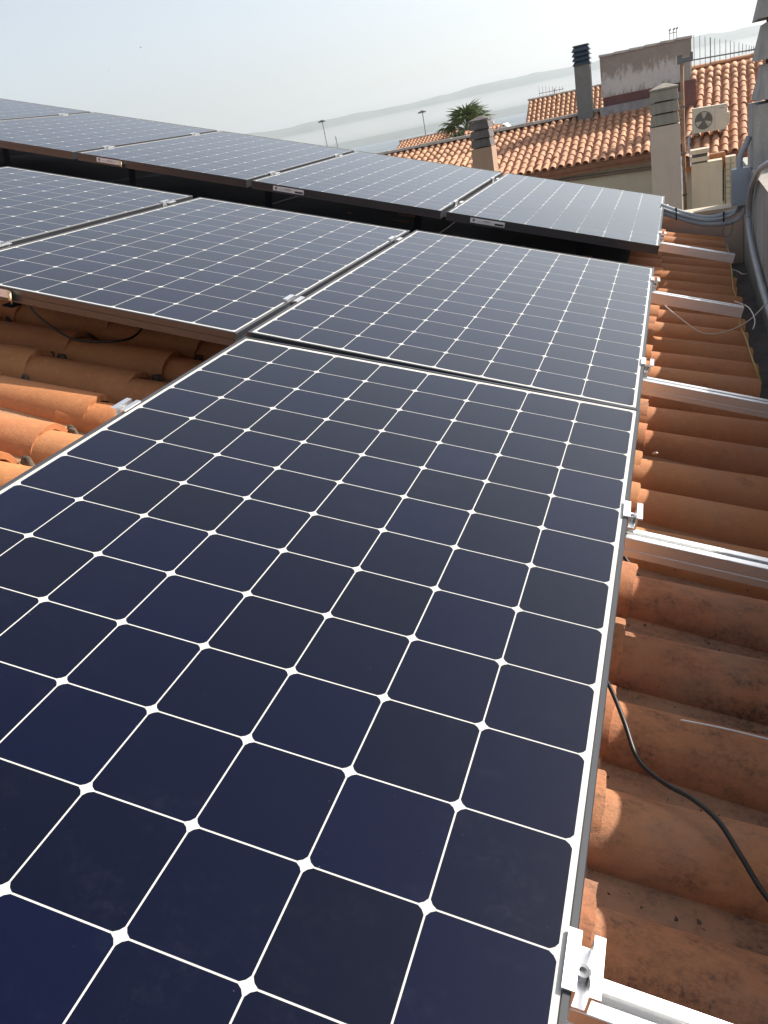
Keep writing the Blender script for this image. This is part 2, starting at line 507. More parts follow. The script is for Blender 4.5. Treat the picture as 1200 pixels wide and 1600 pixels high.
# mortar crumbs in the channels between the tiles
mb = MB()
for k in range(-2, 26):
    for c in range(8):
        lip = 1.448 - EXPO*c
        v = 0.455 + PITCH*(k+0.5) - (lip-1.07)*0.036
        if not in_view(lip, v) or v > 5.5: continue
        for q in range(34 if lip > 0.6 else 12):
            x = lip - random.random()**1.6*0.36
            y = v + random.uniform(-.034, .034); z = -0.252 + abs(y-v)*0.5 + random.uniform(-.004, .003) - 0.012
            s = random.uniform(.0012, .0042)
            pts = [Vector((random.uniform(-1, 1), random.uniform(-1, 1), random.uniform(-.7, .7)))*s + Vector((x, y, z)) for _ in range(5)]
            mb.add(pts, [(0,1,2),(0,2,3),(0,3,1),(4,2,1),(4,3,2),(4,1,3)])
stuff(mb.build('mortar_debris', M_debris, roof))

# ------------------------------------------------------------------ solar panels
PW, PL, PT = 1.046, 1.690, 0.040
CP = 0.127; BU = (PW - 8*CP)/2; BV = (PL - 13*CP)/2
def frame_mesh():
    prof = [(0.0, -PT), (0.0, -0.0205), (0.0016, -0.0200), (0.0016, -0.0165), (0.0, -0.0160), (0.0, -0.0014), (0.0012, 0.0),
            (0.0075, 0.0), (0.0082, -0.0016), (0.0082, -0.012), (0.003, -0.012), (0.003, -PT+.0015), (0.022, -PT+.0015), (0.022, -PT)]
    mb = MB(); n = len(prof)
    vs = []
    for (cx, cy, sx, sy) in ((0, 0, 1, 1), (PW, 0, -1, 1), (PW, PL, -1, -1), (0, PL, 1, -1)):
        for d, z in prof: vs.append((cx + sx*d, cy + sy*d, z))
    fs = []
    for s in range(4):
        for i in range(n):
            a = s*n+i; b = s*n+(i+1) % n; c = ((s+1) % 4)*n+(i+1) % n; d = ((s+1) % 4)*n+i
            fs.append((a, b, c, d))
    mb.add(vs, fs, 0, False)
    return mb.mesh('frame', [M_frame])
def sheet_mesh():
    mb = MB(); mb.box(0.0085, PW-0.0085, 0.0085, PL-0.0085, -0.0075, -0.0022)
    return mb.mesh('backsheet', [M_sheet])
def cell_mesh():
    h = 0.0625; c = 0.0081
    pts = []
    for sx, sy, rev in ((1, 1, 0), (-1, 1, 1), (-1, -1, 0), (1, -1, 1)):
        # corner cut by a large arc: three points
        a = (h*sx, (h-c)*sy); b = ((h-c*0.40)*sx, (h-c*0.40)*sy); d = ((h-c)*sx, h*sy)
        pts += [d, b, a] if rev else [a, b, d]
    mb = MB()
    n = len(pts)
    vs = [(x, y, 0) for x, y in pts] + [(x, y, -0.00009) for x, y in pts]
    mb.add(vs, [tuple(range(n))] + [(i, i+n, (i+1) % n + n, (i+1) % n) for i in range(n)])
    return mb.mesh('cell', [M_cell])
FRAME, SHEET, CELL = frame_mesh(), sheet_mesh(), cell_mesh()
def jbox_mesh():
    mb = MB(); mb.box(PW/2-.07, PW/2+.07, PL-.16, PL-.08, -0.032, -0.0078)
    return mb.mesh('connection_box', [M_black])
JB = jbox_mesh()
def label_mesh(curled):
    mb = MB(); y = -0.0006; w = 0.175; z0, z1 = -0.031, -0.0075
    x0 = 0.125; L1 = w - (0.028 if curled else 0)
    mb.box(x0, x0+L1, y, -0.00005, z0, z1, 0)
    # printed crest, grey lines, black code strip
    e = y - 0.0004
    def ink(a, b, c, d, mi): mb.box(x0+a, x0+b, e, y-0.00003, z0+c, z0+d, mi)
    ink(0.012, 0.015, 0.008, 0.019, 1); ink(0.0162, 0.0192, 0.006, 0.019, 1); ink(0.0204, 0.0232, 0.008, 0.019, 1); ink(0.012, 0.0232, 0.0035, 0.0052, 2)
    for q in range(9): ink(0.066+q*0.0042, 0.066+q*0.0042+0.0028, 0.010, 0.0165, 2)
    ink(0.035, 0.060, 0.0095, 0.0107, 2); ink(0.108, 0.122, 0.0095, 0.0107, 2); ink(0.040, 0.110, 0.0055, 0.0063, 2)
    if not curled: ink(0.125, 0.170, 0.0035, 0.0125, 1)
    else:
        # the loose end of the label curls away from the frame
        n = 7; vs = []
        for zz in (z0-0.006, z1+0.001):
            for off in (0.0, 0.0006):
                for i in range(n+1):
                    a = i/n*1.9
                    vs.append((x0+L1+0.016*math.sin(a) + 0.010*i/n, y-0.0004-0.016*(1-math.cos(a)) - off, zz - 0.004*i/n))
        N = n+1
        fs = []
        for i in range(n):
            fs += [(i, i+1, 2*N+i+1, 2*N+i), (N+i, 3*N+i, 3*N+i+1, N+i+1), (i, N+i, N+i+1, i+1), (2*N+i, 2*N+i+1, 3*N+i+1, 3*N+i)]
        fs += [(0, 2*N, 3*N, N), (n, N+n, 3*N+n, 2*N+n)]
        mb.add(vs, fs, 3, True)
    return mb.mesh('label', [M_label, M_ink, M_inkgrey, M_curl])
LAB, LABC = label_mesh(False), label_mesh(True)

def panel(label, mat, lab=None, shift=0.0):
    t = thing('solar_panel', label, 'solar panel', mat, 'solar panels mounted on the roof')
    link('frame', FRAME, t); link('backsheet', SHEET, t); link('connection_box', JB, t)
    for r in range(13):
        for c in range(8):
            link('cell', CELL, t, (BU + (c+.5)*CP, BV + (r+.5)*CP, -0.0021))
    if lab: link('label', lab, t, (shift, 0, 0))
    return t

def rowmat(v0, ou, ov, oz, rx, ry, rz):
    w = Vector((rx, ry, rz))
    return ROOF @ T(1.031+ou, v0+ov, oz) @ Matrix.Rotation(w.length, 4, w.normalized())
ROW1 = ROOF @ T(1.031, -0.0195, 0)
ROW2 = rowmat(1.690, -0.0014, 0.0, -0.008, -0.0050, 0.0150, 0.0045)
ROW3 = rowmat(3.9, 0.0015, -0.0031, -0.0194, 0.0063, 0.0221, 0.0030)
P2, P3 = PW + .022 + .0136, PW + .022 + .0081
panel('large solar panel filling the foreground, nearest to the camera', ROW1 @ T(-PW, 0, 0))
panel('right-hand solar panel of the middle row, directly behind the foreground panel', ROW2 @ T(-PW, 0, 0))
panel('solar panel in the middle row with a curled label above the bare orange tiles', ROW2 @ T(-P2-PW+.012, -0.018, -0.003), LABC, 0.04)
panel('solar panel of the middle row cut by the left edge of the photo', ROW2 @ T(-2*P2-PW+.006, -0.016, -0.003), None)
panel('panel at the right end of the farthest row, near the grey conduits', ROW3 @ T(-PW, 0, 0), LAB)
panel('second panel from the right in the farthest row, with a flat label', ROW3 @ T(-P3-PW, 0, 0), LAB)
panel('middle panel of the farthest row whose label is peeling at one end', ROW3 @ T(-2*P3-PW, 0, 0), LABC)
panel('fourth panel from the right in the farthest row, below open sky', ROW3 @ T(-3*P3-PW, 0, 0))
panel('farthest row panel at the left edge of the photo', ROW3 @ T(-4*P3-PW, 0, 0))

# ------------------------------------------------------------------ rails and clamps
def rail_mesh(u0, u1):
    # 40 x 40 profile with a slot on top and a groove in each side
    w = 0.020
    pr = [(-w, -.040), (w, -.040), (w, -.026), (w-.0018, -.025), (w-.0018, -.0215), (w, -.0205), (w, -.001), (w-.001, 0), (.0060, 0), (.0055, -.0015), (.0055, -.004), (.011, -.005), (.011, -.016),
          (-.011, -.016), (-.011, -.005), (-.0055, -.004), (-.0055, -.0015), (-.0060, 0), (-w+.001, 0), (-w, -.001), (-w, -.0205), (-w+.0018, -.0215), (-w+.0018, -.025), (-w, -.026)]
    mb = MB()
    n = len(pr)
    vs = [(u0, a, b) for a, b in pr] + [(u1, a, b) for a, b in pr]
    mb.add(vs, [(i, (i+1) % n, n+(i+1) % n, n+i) for i in range(n)])
    # end caps as a strip so that the slot stays open
    for o in (0, n):
        mb.add([vs[o+i] for i in range(n)], [tuple(range(n))])
    return mb.mesh('mounting_rail', [M_alu])
RH = -PT
rails = []
def foot_mesh():
    mb = MB()
    mb.box(-.02, .02, .0205, .0255, -.16, -.003); mb.box(-.02, .02, -.03, .0205, -.165, -.160)
    mb.cyl((0, .0255, -.02), (0, .034, -.02), .008, n=6)
    return mb.mesh('roof_hook', [M_shade])
HOOK = foot_mesh()
def rail(row, v, u0, u1, label):
    t = thing('mounting_rail', label, 'rail', row @ T(0, v, RH), 'aluminium rails under the panels')
    link('profile', rail_mesh(u0, u1), t)
    x = u1 - 0.75
    while x > u0:
        link('roof_hook', HOOK, t, (x, 0, 0)); x -= 0.9
rail(ROW1, 0.250+.0195, -PW-.10, 0.42, 'aluminium rail nearest the camera, leaving the foreground panel at the bottom')
rail(ROW1, 1.135+.0195, -PW-.045, 0.42, 'long bright aluminium rail beside the middle of the foreground panel')
rail(ROW2, 2.052-1.690, -3*P2-.4, 0.42, 'aluminium rail beside the near half of the middle row')
rail(ROW2, 3.125-1.690, -3*P2-.4, 0.352, 'aluminium rail with cream wire below it, beside the far half of the middle row')
rail(ROW3, 4.215-3.897, -5*P3-.4, 0.372, 'short aluminium rail in shade beside the farthest row')
rail(ROW3, 5.235-3.897, -5*P3-.4, 0.10, 'short rail stub at the far corner of the farthest row')

def clamp_meshes(hw, lp):
    L = 0.030
    mb = MB()
    # U profile: left lip, left web, floor, right web, right lip
    mb.box(-hw-lp, -hw, -L, L, .0006, .0040)
    mb.box(hw, hw+lp*.75, -L, L, .0006, .0040)
    mb.box(-hw, -hw+.003, -L, L, -.022, .0040)
    mb.box(hw-.003, hw, -L, L, -.022, .0040)
    mb.box(-hw+.003, hw-.003, -L, L, -.022, -.0185)
    body = mb.mesh('clamp_body', [M_alu])
    mb = MB()
    # socket head with a recess
    n = 14; ro, ri, z0, z1, zr = .0068, .0036, -.0185, -.0085, -.0125
    ring = lambda r, z: [(r*math.cos(2*math.pi*i/n), r*math.sin(2*math.pi*i/n), z) for i in range(n)]
    vs = ring(ro, z0) + ring(ro, z1) + ring(ri, z1) + ring(ri, zr)
    fs = []
    for lv in range(3): fs += [(lv*n+i, lv*n+(i+1) % n, (lv+1)*n+(i+1) % n, (lv+1)*n+i) for i in range(n)]
    fs.append(tuple(3*n+i for i in range(n)))
    mb.add(vs, fs)
    mb.cyl((0, 0, -.055), (0, 0, -.0185), .004, n=8)
    bolt = mb.mesh('bolt', [M_steel])
    mb = MB(); mb.box(-.0085, .0085, -.0075, .0075, -.0405, -.0228)
    nut = mb.mesh('slot_nut', [M_steel])
    return body, bolt, nut
CB, CBOLT, CNUT = clamp_meshes(0.0088, 0.0098)
CBM = clamp_meshes(0.0120, 0.0135)[0]
def clamp(row, u, v, label, rot=0.0, mid=False):
    t = thing('panel_clamp', label, 'clamp', row @ T(u, v, 0) @ Matrix.Rotation(rad(rot), 4, 'Z'), 'aluminium clamps holding the panels')
    link('clamp_body', CBM if mid else CB, t); link('bolt', CBOLT, t); link('slot_nut', CNUT, t)
e1 = 0.0090
clamp(ROW1, e1, 0.2690, 'large bright clamp in the bottom right corner, on the rail nearest the camera')
clamp(ROW1, e1, 1.165, 'bright clamp on the right edge of the foreground panel, beside the second rail', 1.5)
clamp(ROW1, -PW-e1, 1.150, 'shiny clamp on the left edge of the foreground panel, above the bare tiles')
clamp(ROW2, e1, 2.070-1.690, 'near clamp on the right edge of the middle row, above lit tile ends')
clamp(ROW2, e1, 3.150-1.690, 'far clamp on the right edge of the middle row, just before the dark gap', 2)
clamp(ROW3, e1, 4.245-3.897, 'near clamp on the right edge of the farthest row')
clamp(ROW3, e1, 5.180-3.897, 'clamp at the far right corner of the farthest row, by the conduit ends')
ordn = ['first', 'second', 'third', 'fourth']
for k in range(1, 3):
    for v, w in ((2.052, 'near'), (3.125, 'far')):
        clamp(ROW2, -(k-1)*P2-PW-(P2-PW)/2, v-1.690, '%s clamp in the %s seam from the right in the middle row' % (w, ordn[k-1]), 0, True)
for k in range(1, 5):
    for v, w in ((4.215, 'near'), (5.235, 'far')):
        clamp(ROW3, -(k-1)*P3-PW-(P3-PW)/2, v-3.897, '%s clamp in the %s seam from the right in the farthest row' % (w, ordn[k-1]), 0, True)

# ------------------------------------------------------------------ right-hand wall, gutter, chimney, box, conduits
mb = MB(); mb.box(1.33, 1.455, -2.0, 5.62, -0.86, -0.74)
structure(mb.build('gutter', M_gutter))
w = thing('parapet_wall', 'grey concrete boundary wall along the right side of the roof', 'wall', T(1.455, 1.8, -1))
mb = MB(); mb.box(0, .34, -4.0, 4.1, -1.2, 0.875)
mb.build('wall_body', M_conc, w)
mb = MB(); mb.box(-.004, .348, -4.0, 3.14, 0.875, 0.892)
mb.build('wall_coping', M_render, w)
w = thing('end_wall', 'low sunlit rendered parapet across the far end of the tiled roof', 'wall', T(0.2, 5.62, -.5))
mb = MB(); mb.box(-3.4, 1.253, 0, .16, -1.2, 0.095)
mb.build('wall_body', M_pink, w)
mb = MB(); mb.box(-3.4, 1.253, -.012, .172, .095, .118)
mb.build('wall_coping', M_beige, w)

def louvre_chimney(label, x0, x1, y0, y1, zb, zc, zt, body_m, cap_m, n=3, skirt=0.16, inset=0.0, peak=0.06, slots=True, name='chimney'):
    """body from zb to zc, n flared louvre slabs up to zt, low pyramid on top"""
    cx, cy = (x0+x1)/2, (y0+y1)/2
    t = thing(name, label, 'chimney', T(cx, cy, zb))
    hx, hy = (x1-x0)/2, (y1-y0)/2
    mb = MB(); mb.box(-hx, hx, -hy, hy, 0, zc-zb)
    mb.build('shaft', body_m, t)
    core = MB(); core.box(-hx*.62, hx*.62, -hy*.62, hy*.62, zc-zb+.002, zt-zb-.01)
    core.build('flue_core', M_chimd, t)
    h = (zt-zc)/n
    for i in range(n):
        z0 = zc-zb + h*i + h*0.10; z1 = zc-zb + h*(i+1) - h*0.02
        a, b = hx*(1-inset), hy*(1-inset)
        mb = MB()
        mb.frustum(-a, a, -b, b, z0, -a*(1-skirt), a*(1-skirt), -b*(1-skirt), b*(1-skirt), z1)
        o = mb.build('louvre', cap_m, t)
        if slots:
            mb = MB()
            mb.box(-a*.38, a*.38, -b-.012, -b-.0005, z0+.004, z0+h*.13)
            mb.build('louvre_lip', cap_m, o)
    a, b = hx*(1-inset), hy*(1-inset); z1 = zt-zb
    mb = MB()
    mb.box(-a*.98, a*.98, -b*.98, b*.98, z1+.002, z1+.03)
    mb.frustum(-a*.98, a*.98, -b*.98, b*.98, z1+.03, -a*.12, a*.12, -b*.12, b*.12, z1+.03+peak)
    mb.build('cap', cap_m, t)
    return t
louvre_chimney('grey concrete chimney with flared slabs, cut by the right edge of the photo', 1.462, 1.90, 4.95, 5.40, -0.13, 0.21, 0.98, M_conc, M_conc, 4, 0.20, 0.07, 0.10, False)

jb = thing('junction_box', 'blue-grey electrical junction box fixed to the wall, with conduits', 'junction box', T(1.41, 5.03, -0.20))
mb = MB(); mb.box(-.052, .043, 0, .10, -.095, .095); mb.build('box_body', M_box, jb)
mb = MB(); mb.box(-.056, .047, -.014, -.0005, -.099, .099); mb.box(-.040, .031, -.017, -.0145, -.083, .083); mb.build('lid', M_box, jb)
for sx in (-.046, .037):
    for sz in (-.089, .089):
        mb = MB(); mb.cyl((sx, -.014, sz), (sx, -.0165, sz), .005, n=8); mb.build('screw', M_steel, jb)

def R2W(u, v, z): return ROOF @ Vector((u, v, z))
def conduit(label, pts, r, mat=M_conduit, name='conduit', cat='conduit', group=None, ridges=False):
    mb = MB(); mb.tube(pts, r, 10, 0, 8)
    if ridges:
        base = list(mb.v)
    o = mb.build(name, mat)
    tag(o, label, cat, group); return o

conduit('upper grey conduit running from the farthest panel row to the junction box', [(0.97,5.16,-.25),(1.07,5.14,-.298),(1.16,5.13,-.338),(1.24,5.12,-.355),(1.31,5.12,-.35),(1.385,5.11,-.335),(1.425,5.09,-.295)], .014, group='conduits between panels and box')
conduit('lower sagging grey conduit running from the farthest panel row to the junction box', [(0.97,5.12,-.285),(1.07,5.10,-.332),(1.16,5.09,-.368),(1.24,5.08,-.388),(1.35,5.08,-.393),(1.41,5.08,-.362),(1.435,5.075,-.295)], .014, group='conduits between panels and box')
conduit('thin middle conduit lying between the two thicker grey conduits', [(0.97,5.12,-.262),(1.07,5.10,-.310),(1.16,5.09,-.346),(1.24,5.085,-.366),(1.31,5.085,-.364),(1.37,5.08,-.345),(1.40,5.08,-.295)], .010, group='conduits between panels and box')
conduit('thick grey conduit dropping over the wall top and running down the wall', [(1.62,3.50,.05),(1.50,3.66,.05),(1.437,3.95,0.0),(1.433,4.25,-.06),(1.433,4.62,-.16),(1.433,4.82,-.281),(1.433,4.80,-.381),(1.433,4.55,-.455),(1.433,4.213,-.50),(1.433,3.8,-.535),(1.433,3.2,-.56),(1.433,2.4,-.58)], .0155)
conduit('short curved conduit leaving the top of the junction box', [(1.40,5.08,-.11),(1.40,5.08,-.06),(1.412,5.08,-.02),(1.43,5.08,.01),(1.448,5.10,.05)], .017)
for px, pz, lb in ((1.055, -.305, 'black cable tie round the conduits close to the panel corner'), (1.315, -.365, 'black cable tie round the conduits close to the junction box')):
    mb = MB()
    n = 16
    ring = lambda rx, rz, x: [(x, 5.103+rx*math.cos(2*math.pi*i/n), pz+rz*math.sin(2*math.pi*i/n)) for i in range(n)]
    vs = ring(.040, .037, px-.004)+ring(.040, .037, px+.004)+ring(.037, .034, px+.004)+ring(.037, .034, px-.004)
    mb.add(vs, [(l*n+i, l*n+(i+1) % n, ((l+1) % 4)*n+(i+1) % n, ((l+1) % 4)*n+i) for l in range(4) for i in range(n)])
    mb.box(px-.006, px+.006, 5.06, 5.07, pz+.028, pz+.04)
    tag(mb.build('cable_tie', M_black), lb, 'cable tie')
def rp(l): return [R2W(*p) for p in l]
conduit('thin grey wire hanging in a loop below the conduits', [(1.33,5.06,-.39),(1.31,5.05,-.43),(1.32,5.05,-.465),(1.35,5.05,-.455),(1.362,5.06,-.41),(1.36,5.06,-.385)], .0022, M_bpipe, 'loop_wire', 'wire')
conduit('black cable crossing the stained tiles at the lower right', rp([(1.0,1.02,-.20),(1.040,.90,-.185),(1.061,.853,-.183),(1.086,.793,-.188),(1.113,.733,-.20),(1.151,.696,-.195),(1.187,.674,-.187),(1.222,.646,-.186),(1.253,.604,-.195),(1.286,.559,-.205),(1.33,.49,-.185),(1.40,.42,-.18)]), .0037, M_black, 'cable', 'cable')
conduit('thin white wire lying on a tile crest at the right', rp([(1.173,.839,-.192),(1.241,.850,-.195),(1.309,.853,-.195),(1.42,.86,-.195)]), .0014, M_white, 'wire', 'wire')
conduit('cream wire drooping from the middle row towards the wall', rp([(1.00,3.60,-.15),(1.062,3.509,-.165),(1.118,3.354,-.17),(1.196,3.197,-.178),(1.244,3.131,-.185),(1.306,3.14,-.185),(1.384,3.245,-.178),(1.457,3.409,-.165),(1.537,3.58,-.10)]), .0028, M_cream, 'wire', 'wire')
conduit('yellow wire hanging over the tile ends beside the gutter', rp([(1.40,3.34,-.10),(1.405,3.332,-.175),(1.42,3.135,-.185),(1.424,2.887,-.183),(1.43,2.756,-.185),(1.455,2.72,-.22)]), .003, M_yellow, 'wire', 'wire')
conduit('faint yellow wire along the far tile ends by the gutter', rp([(1.44,5.198,-.185),(1.44,4.829,-.185),(1.427,4.306,-.185),(1.418,4.012,-.186),(1.43,3.9,-.2)]), .0025, M_yellow, 'wire', 'wire')
conduit('white wire loop behind the end of the rail', rp([(1.38,3.50,-.13),(1.429,3.466,-.135),(1.447,3.392,-.14),(1.451,3.273,-.145),(1.438,3.169,-.15)]), .002, M_white, 'wire', 'wire')
conduit('loose white wire in the dark gutter', rp([(1.47,4.80,-.25),(1.50,4.762,-.25),(1.521,4.709,-.25),(1.545,4.734,-.25)]), .0025, M_white, 'wire', 'wire')
conduit('black looped cable on the shaded tiles under the middle row', rp([(-1.3,2.2,-.15),(-1.08,2.074,-.17),(-.943,1.969,-.175),(-.772,1.877,-.185),(-.684,1.856,-.185),(-.589,1.891,-.18),(-.566,1.963,-.18),(-.599,2.083,-.17),(-.65,2.25,-.12)]), .004, M_black, 'cable', 'cable')
conduit('short black cable end under the long rail', rp([(1.02,1.40,-.20),(1.079,1.319,-.225),(1.103,1.301,-.235),(1.13,1.284,-.24)]), .004, M_black, 'cable', 'cable')
mb = MB()
vs = [(0,-.008,0),(.007,.004,.002),(.005,.024,.004),(-.003,.030,.003),(-.008,.012,.001)]
mb.add(vs+[(x*.9, y, z+.003) for x, y, z in vs], [(4,3,2,1,0),(5,6,7,8,9)]+[(i,(i+1)%5,5+(i+1)%5,5+i) for i in range(5)])
o = mb.build('chip', M_white); o.matrix_world = ROOF @ T(1.108, 1.885, -.196) @ Matrix.Rotation(rad(-38), 4, 'X'); tag(o, 'small white chip lying on a shaded tile beside the foreground panel', 'debris')

# ------------------------------------------------------------------ neighbouring roofs
def far_tile_mesh(r, ln, th=0.016):
    return sharp(arc_tile(6, r0=r, r1=r*.82, h0=r*.95, h1=r*.78, ln=ln, th=th, drop=.022, lip=False).mesh('roof_tile', [M_ftile]), 40)
def roof_slope(t, mat, width, length, pitch, expo, n_parts):
    """tiles on a slope: local x along the eave, y up the slope, z normal; nearest courses as single tiles"""
    me = far_tile_mesh(pitch*.40, expo*1.22)
    nc = int(width/pitch); nr = int(length/expo)
    rest = MB(); k = 0
    rot = Matrix.Rotation(rad(-90), 4, 'Z')
    for r in range(nr):
        for c in range(nc):
            m = mat @ T((c+.5)*pitch + random.uniform(-.006, .006), r*expo + random.uniform(-.015, .015), .085 + random.uniform(-.005, .005)) @ Matrix.Rotation(rad(random.uniform(-2.2, 2.2)), 4, 'Z') @ rot
            if k < n_parts:
                o = link('roof_tile', me, t, m); d = random.uniform(0, .5); o.color = (1-d, 1, 1, 1)
            else: add_mesh_to(rest, me, m)
            k += 1
    if rest.v: stuff(rest.build('roof_tile_field', M_ftile, t))
    # channel tiles: one rippled sheet under the barrels
    mb = MB(); seg = 4; n = nc*seg
    for y in (-.02, length):
        for i in range(n+1):
            a = 2*math.pi*i/seg
            mb.v.append(tuple(mat @ Vector((i*pitch/seg, y, .012 - .018*(1-math.cos(a))*0 + (.012 if i % seg == 2 else 0)))))
    for i in range(n):
        mb.f.append((i, i+1, n+2+i, n+1+i)); mb.m.append(0); mb.s.append(True)
    for y in (-.02, length):
        pass
    mb.build('channel_tiles', M_fpan, t)
    mb = MB(); mb.box(0, width, 0, length, -.10, -.004, 0, mat); mb.build('roof_deck', M_fascia, t)
def slope_mat(org, pitch_deg, yaw=0.0):
    return T(*org) @ Matrix.Rotation(rad(yaw), 4, 'Z') @ Matrix.Rotation(rad(pitch_deg), 4, 'X')

# main neighbouring house
t = thing('neighbour_house', 'tiled house across the gap whose long low roof is half in shade', 'house', T(-2.7, 19.0, -6))
I = T(2.7, -19.0, 6)
pd = math.degrees(math.atan2(.85, 3.5)); ln = math.hypot(.85, 3.5)
roof_slope(t, I @ slope_mat((-6.75, 18.78, -.885), pd), 7.92, ln, .176, .327, 300)
mb = MB(); mb.box(-6.6, 1.05, 19.06, 22.2, -6.5, -.99, 0, I); mb.build('wall', M_beige, t)
mb = MB(); mb.box(-6.7, 1.10, 18.84, 19.05, -1.06, -.905, 0, I); mb.build('fascia', M_fascia, t)
mb = MB(); mb.tube([I @ Vector(p) for p in ((-3.2,18.98,-1.10),(-1.8,18.98,-1.13),(.43,18.98,-1.19),(.9,18.98,-1.2))], .035, 8, 0, 3); mb.build('drain_pipe', M_bpipe, t)
mb = MB()
for i in range(14):
    x0 = -6.75 + i*.435; mb.box(x0, x0+.43, 22.18+.01*math.sin(i*3), 22.42, .02, .085+.006*math.sin(i*5), 0, I)
mb.build('ridge_cap', M_verge, t)
mb = MB(); mb.box(-.75, 1.34, 21.92, 22.078, -.12, .10, 0, I); mb.build('flashing', M_flash, t)
# slope on the far side, so that the roof closes
mb = MB(); mb.frustum(-6.75, 1.1, 22.30, 26.0, -1.0, -6.75, 1.1, 22.30, 22.45, .03, 0, I); mb.build('rear_slope', M_fpan, t)

# plastered gable wall on the ridge
t = thing('gable_wall', 'tall rough plastered wall with flaking white patches on the neighbouring ridge', 'wall', T(.32, 22.26, -.2))
I = T(-.32, -22.26, .2)
mb = MB(); mb.box(-.70, 1.335, 22.08, 22.46, .30, 1.17, 0, I); mb.build('wall_body', M_flake, t)
mb = MB(); mb.box(-.68, 1.32, 22.095, 22.45, -.35, .30, 0, I); mb.build('wall_base', M_purple, t)
for i in range(6):
    mb = MB(); x0 = -.72 + i*.345
    mb.frustum(x0, x0+.352, 22.05, 22.50, 1.172, x0, x0+.352, 22.10, 22.45, 1.222, 0, I @ T(0, 0, .02*(i % 2)*0 + .004) @ T(x0, 0, 1.172) @ Matrix.Rotation(rad(2.6), 4, 'Y') @ T(-x0, 0, -1.172))
    mb.build('coping_tile', M_coping, t)
t2 = thing('wall_pier', 'short pier with dark red painted base beside the tall plastered wall', 'pier', T(1.24, 20.3, -.4))
mb = MB(); mb.box(-.14, .15, -.15, .15, -.2, .72); mb.build('pier_base', M_purple, t2)
mb = MB(); mb.box(-.12, .045, -.12, .12, .722, 1.12); mb.build('pier_top', M_render, t2)

# small rack of rods on the wall
t = thing('rod_rack', 'small rack of three ball-tipped rods on top of the plastered wall', 'antenna', T(.95, 22.28, 1.20))
for i, x in enumerate((-.075, .015, .08)):
    mb = MB(); mb.cyl((x, 0, 0), (x, 0, .21), .007, n=6); mb.build('rod', M_ant, t)
    mb = MB(); mb.cyl((x-.012, 0, .205), (x+.028, 0, .24), .02, .014, n=8); mb.build('tip', M_ant, t)
mb = MB(); mb.box(-.085, .09, -.008, .008, .145, .158); mb.box(-.085, .09, -.03, .03, -.004, .01); mb.build('crossbar', M_ant, t)

# grey flue
t = thing('flue_chimney', 'slim grey rectangular flue with a dark louvred cap', 'chimney', T(-1.09, 22.05, -.1))
mb = MB(); mb.box(-.19, .17, -.18, .18, -.3, 1.24); mb.build('shaft', M_metalchim, t)
for i in range(4):
    z = 1.20 + i*.098
    mb = MB(); mb.frustum(-.225, .205, -.215, .215, z, -.165, .145, -.155, .155, z+.093); mb.build('louvre', M_flucap, t)
mb = MB(); mb.box(-.19, .17, -.18, .18, 1.592, 1.62); mb.build('cap', M_flucap, t)

louvre_chimney('brown rendered chimney with a dark slatted top and sunlit right side', -3.21, -2.76, 18.45, 18.95, -6, -.17, .36, M_brownr, M_chimd, 3, .12, .02, .07)
louvre_chimney('broad pinkish chimney with three grey louvre slabs beside the rusty mast', .565, 1.06, 16.05, 16.55, -6.5, -.30, .27, M_pink, M_chim, 3, .09, .02, .07)

# right-hand house
t = thing('rear_house', 'steeper sunlit tiled roof behind the air conditioner', 'house', T(2.0, 18.0, -6))
I = T(-2.0, -18.0, 6)
pd = math.degrees(math.atan2(1.57, 4.8)); ln = math.hypot(1.57, 4.8)
roof_slope(t, I @ slope_mat((1.07, 17.72, -1.06), pd, -3.0), 4.4, ln, .172, .318, 300)
mb = MB(); mb.box(1.1, 5.4, 18.12, 22.4, -6.5, -1.10, 0, I); mb.build('wall', M_beige, t)
mb = MB(); mb.box(1.08, 5.4, 17.86, 18.11, -1.30, -1.12, 0, I); mb.build('fascia', M_brick, t)
mb = MB(); mb.frustum(1.25, 5.6, 22.50, 26.5, -1.0, 1.25, 5.6, 22.45, 22.6, .53, 0, I); mb.build('rear_slope', M_fpan, t)
for i in range(9):
    mb = MB(); x0 = 1.30 + i*.44
    mb.prism([(.10*math.cos(a), .075*math.sin(a)) for a in [math.pi*k/6 for k in range(7)]], lambda a, b, q, x0=x0: I @ Vector((x0+q*.45, 22.47+a, .51+b+(1-q)*.012)), 0, True)
    mb.build('ridge_tile', M_ftile, t)

# low beige chimney, brick vent and stone pier under the right-hand eave
t = thing('low_chimney', 'low beige chimney with two stacked slabs under the air conditioner', 'chimney', T(1.5, 16.95, -6))
mb = MB(); mb.box(-.26, .27, -.17, .2, 0, 4.93); mb.build('shaft', M_beige, t)
for z in (4.96, 5.09):
    mb = MB(); mb.box(-.27, .05, -.19, .2, z, z+.075); mb.build('slab', M_beige, t)
mb = MB(); mb.box(-.24, .02, -.15, .17, 4.93, 5.16); mb.build('flue_core', M_chimd, t)
t = thing('brick_vent', 'small stack of thin orange bricks under the right-hand eave', 'vent', T(1.70, 17.35, -1.26))
for i in range(7):
    mb = MB(); mb.box(-.145+.004*(i % 2), .135+.004*(i % 2), -.09, .10, i*.040, i*.040+.034); mb.build('brick', M_brick, t)
mb = MB(); mb.box(-.13, .12, -.075, .09, -.6, .275); mb.build('mortar_core', M_mortar, t)
t = thing('stone_pier', 'rough cream stone pier beside the junction box', 'pier', T(1.92, 17.1, -6))
mb = MB(); mb.box(-.085, .09, -.11, .2, 0, 4.94); mb.build('core', M_beige, t)
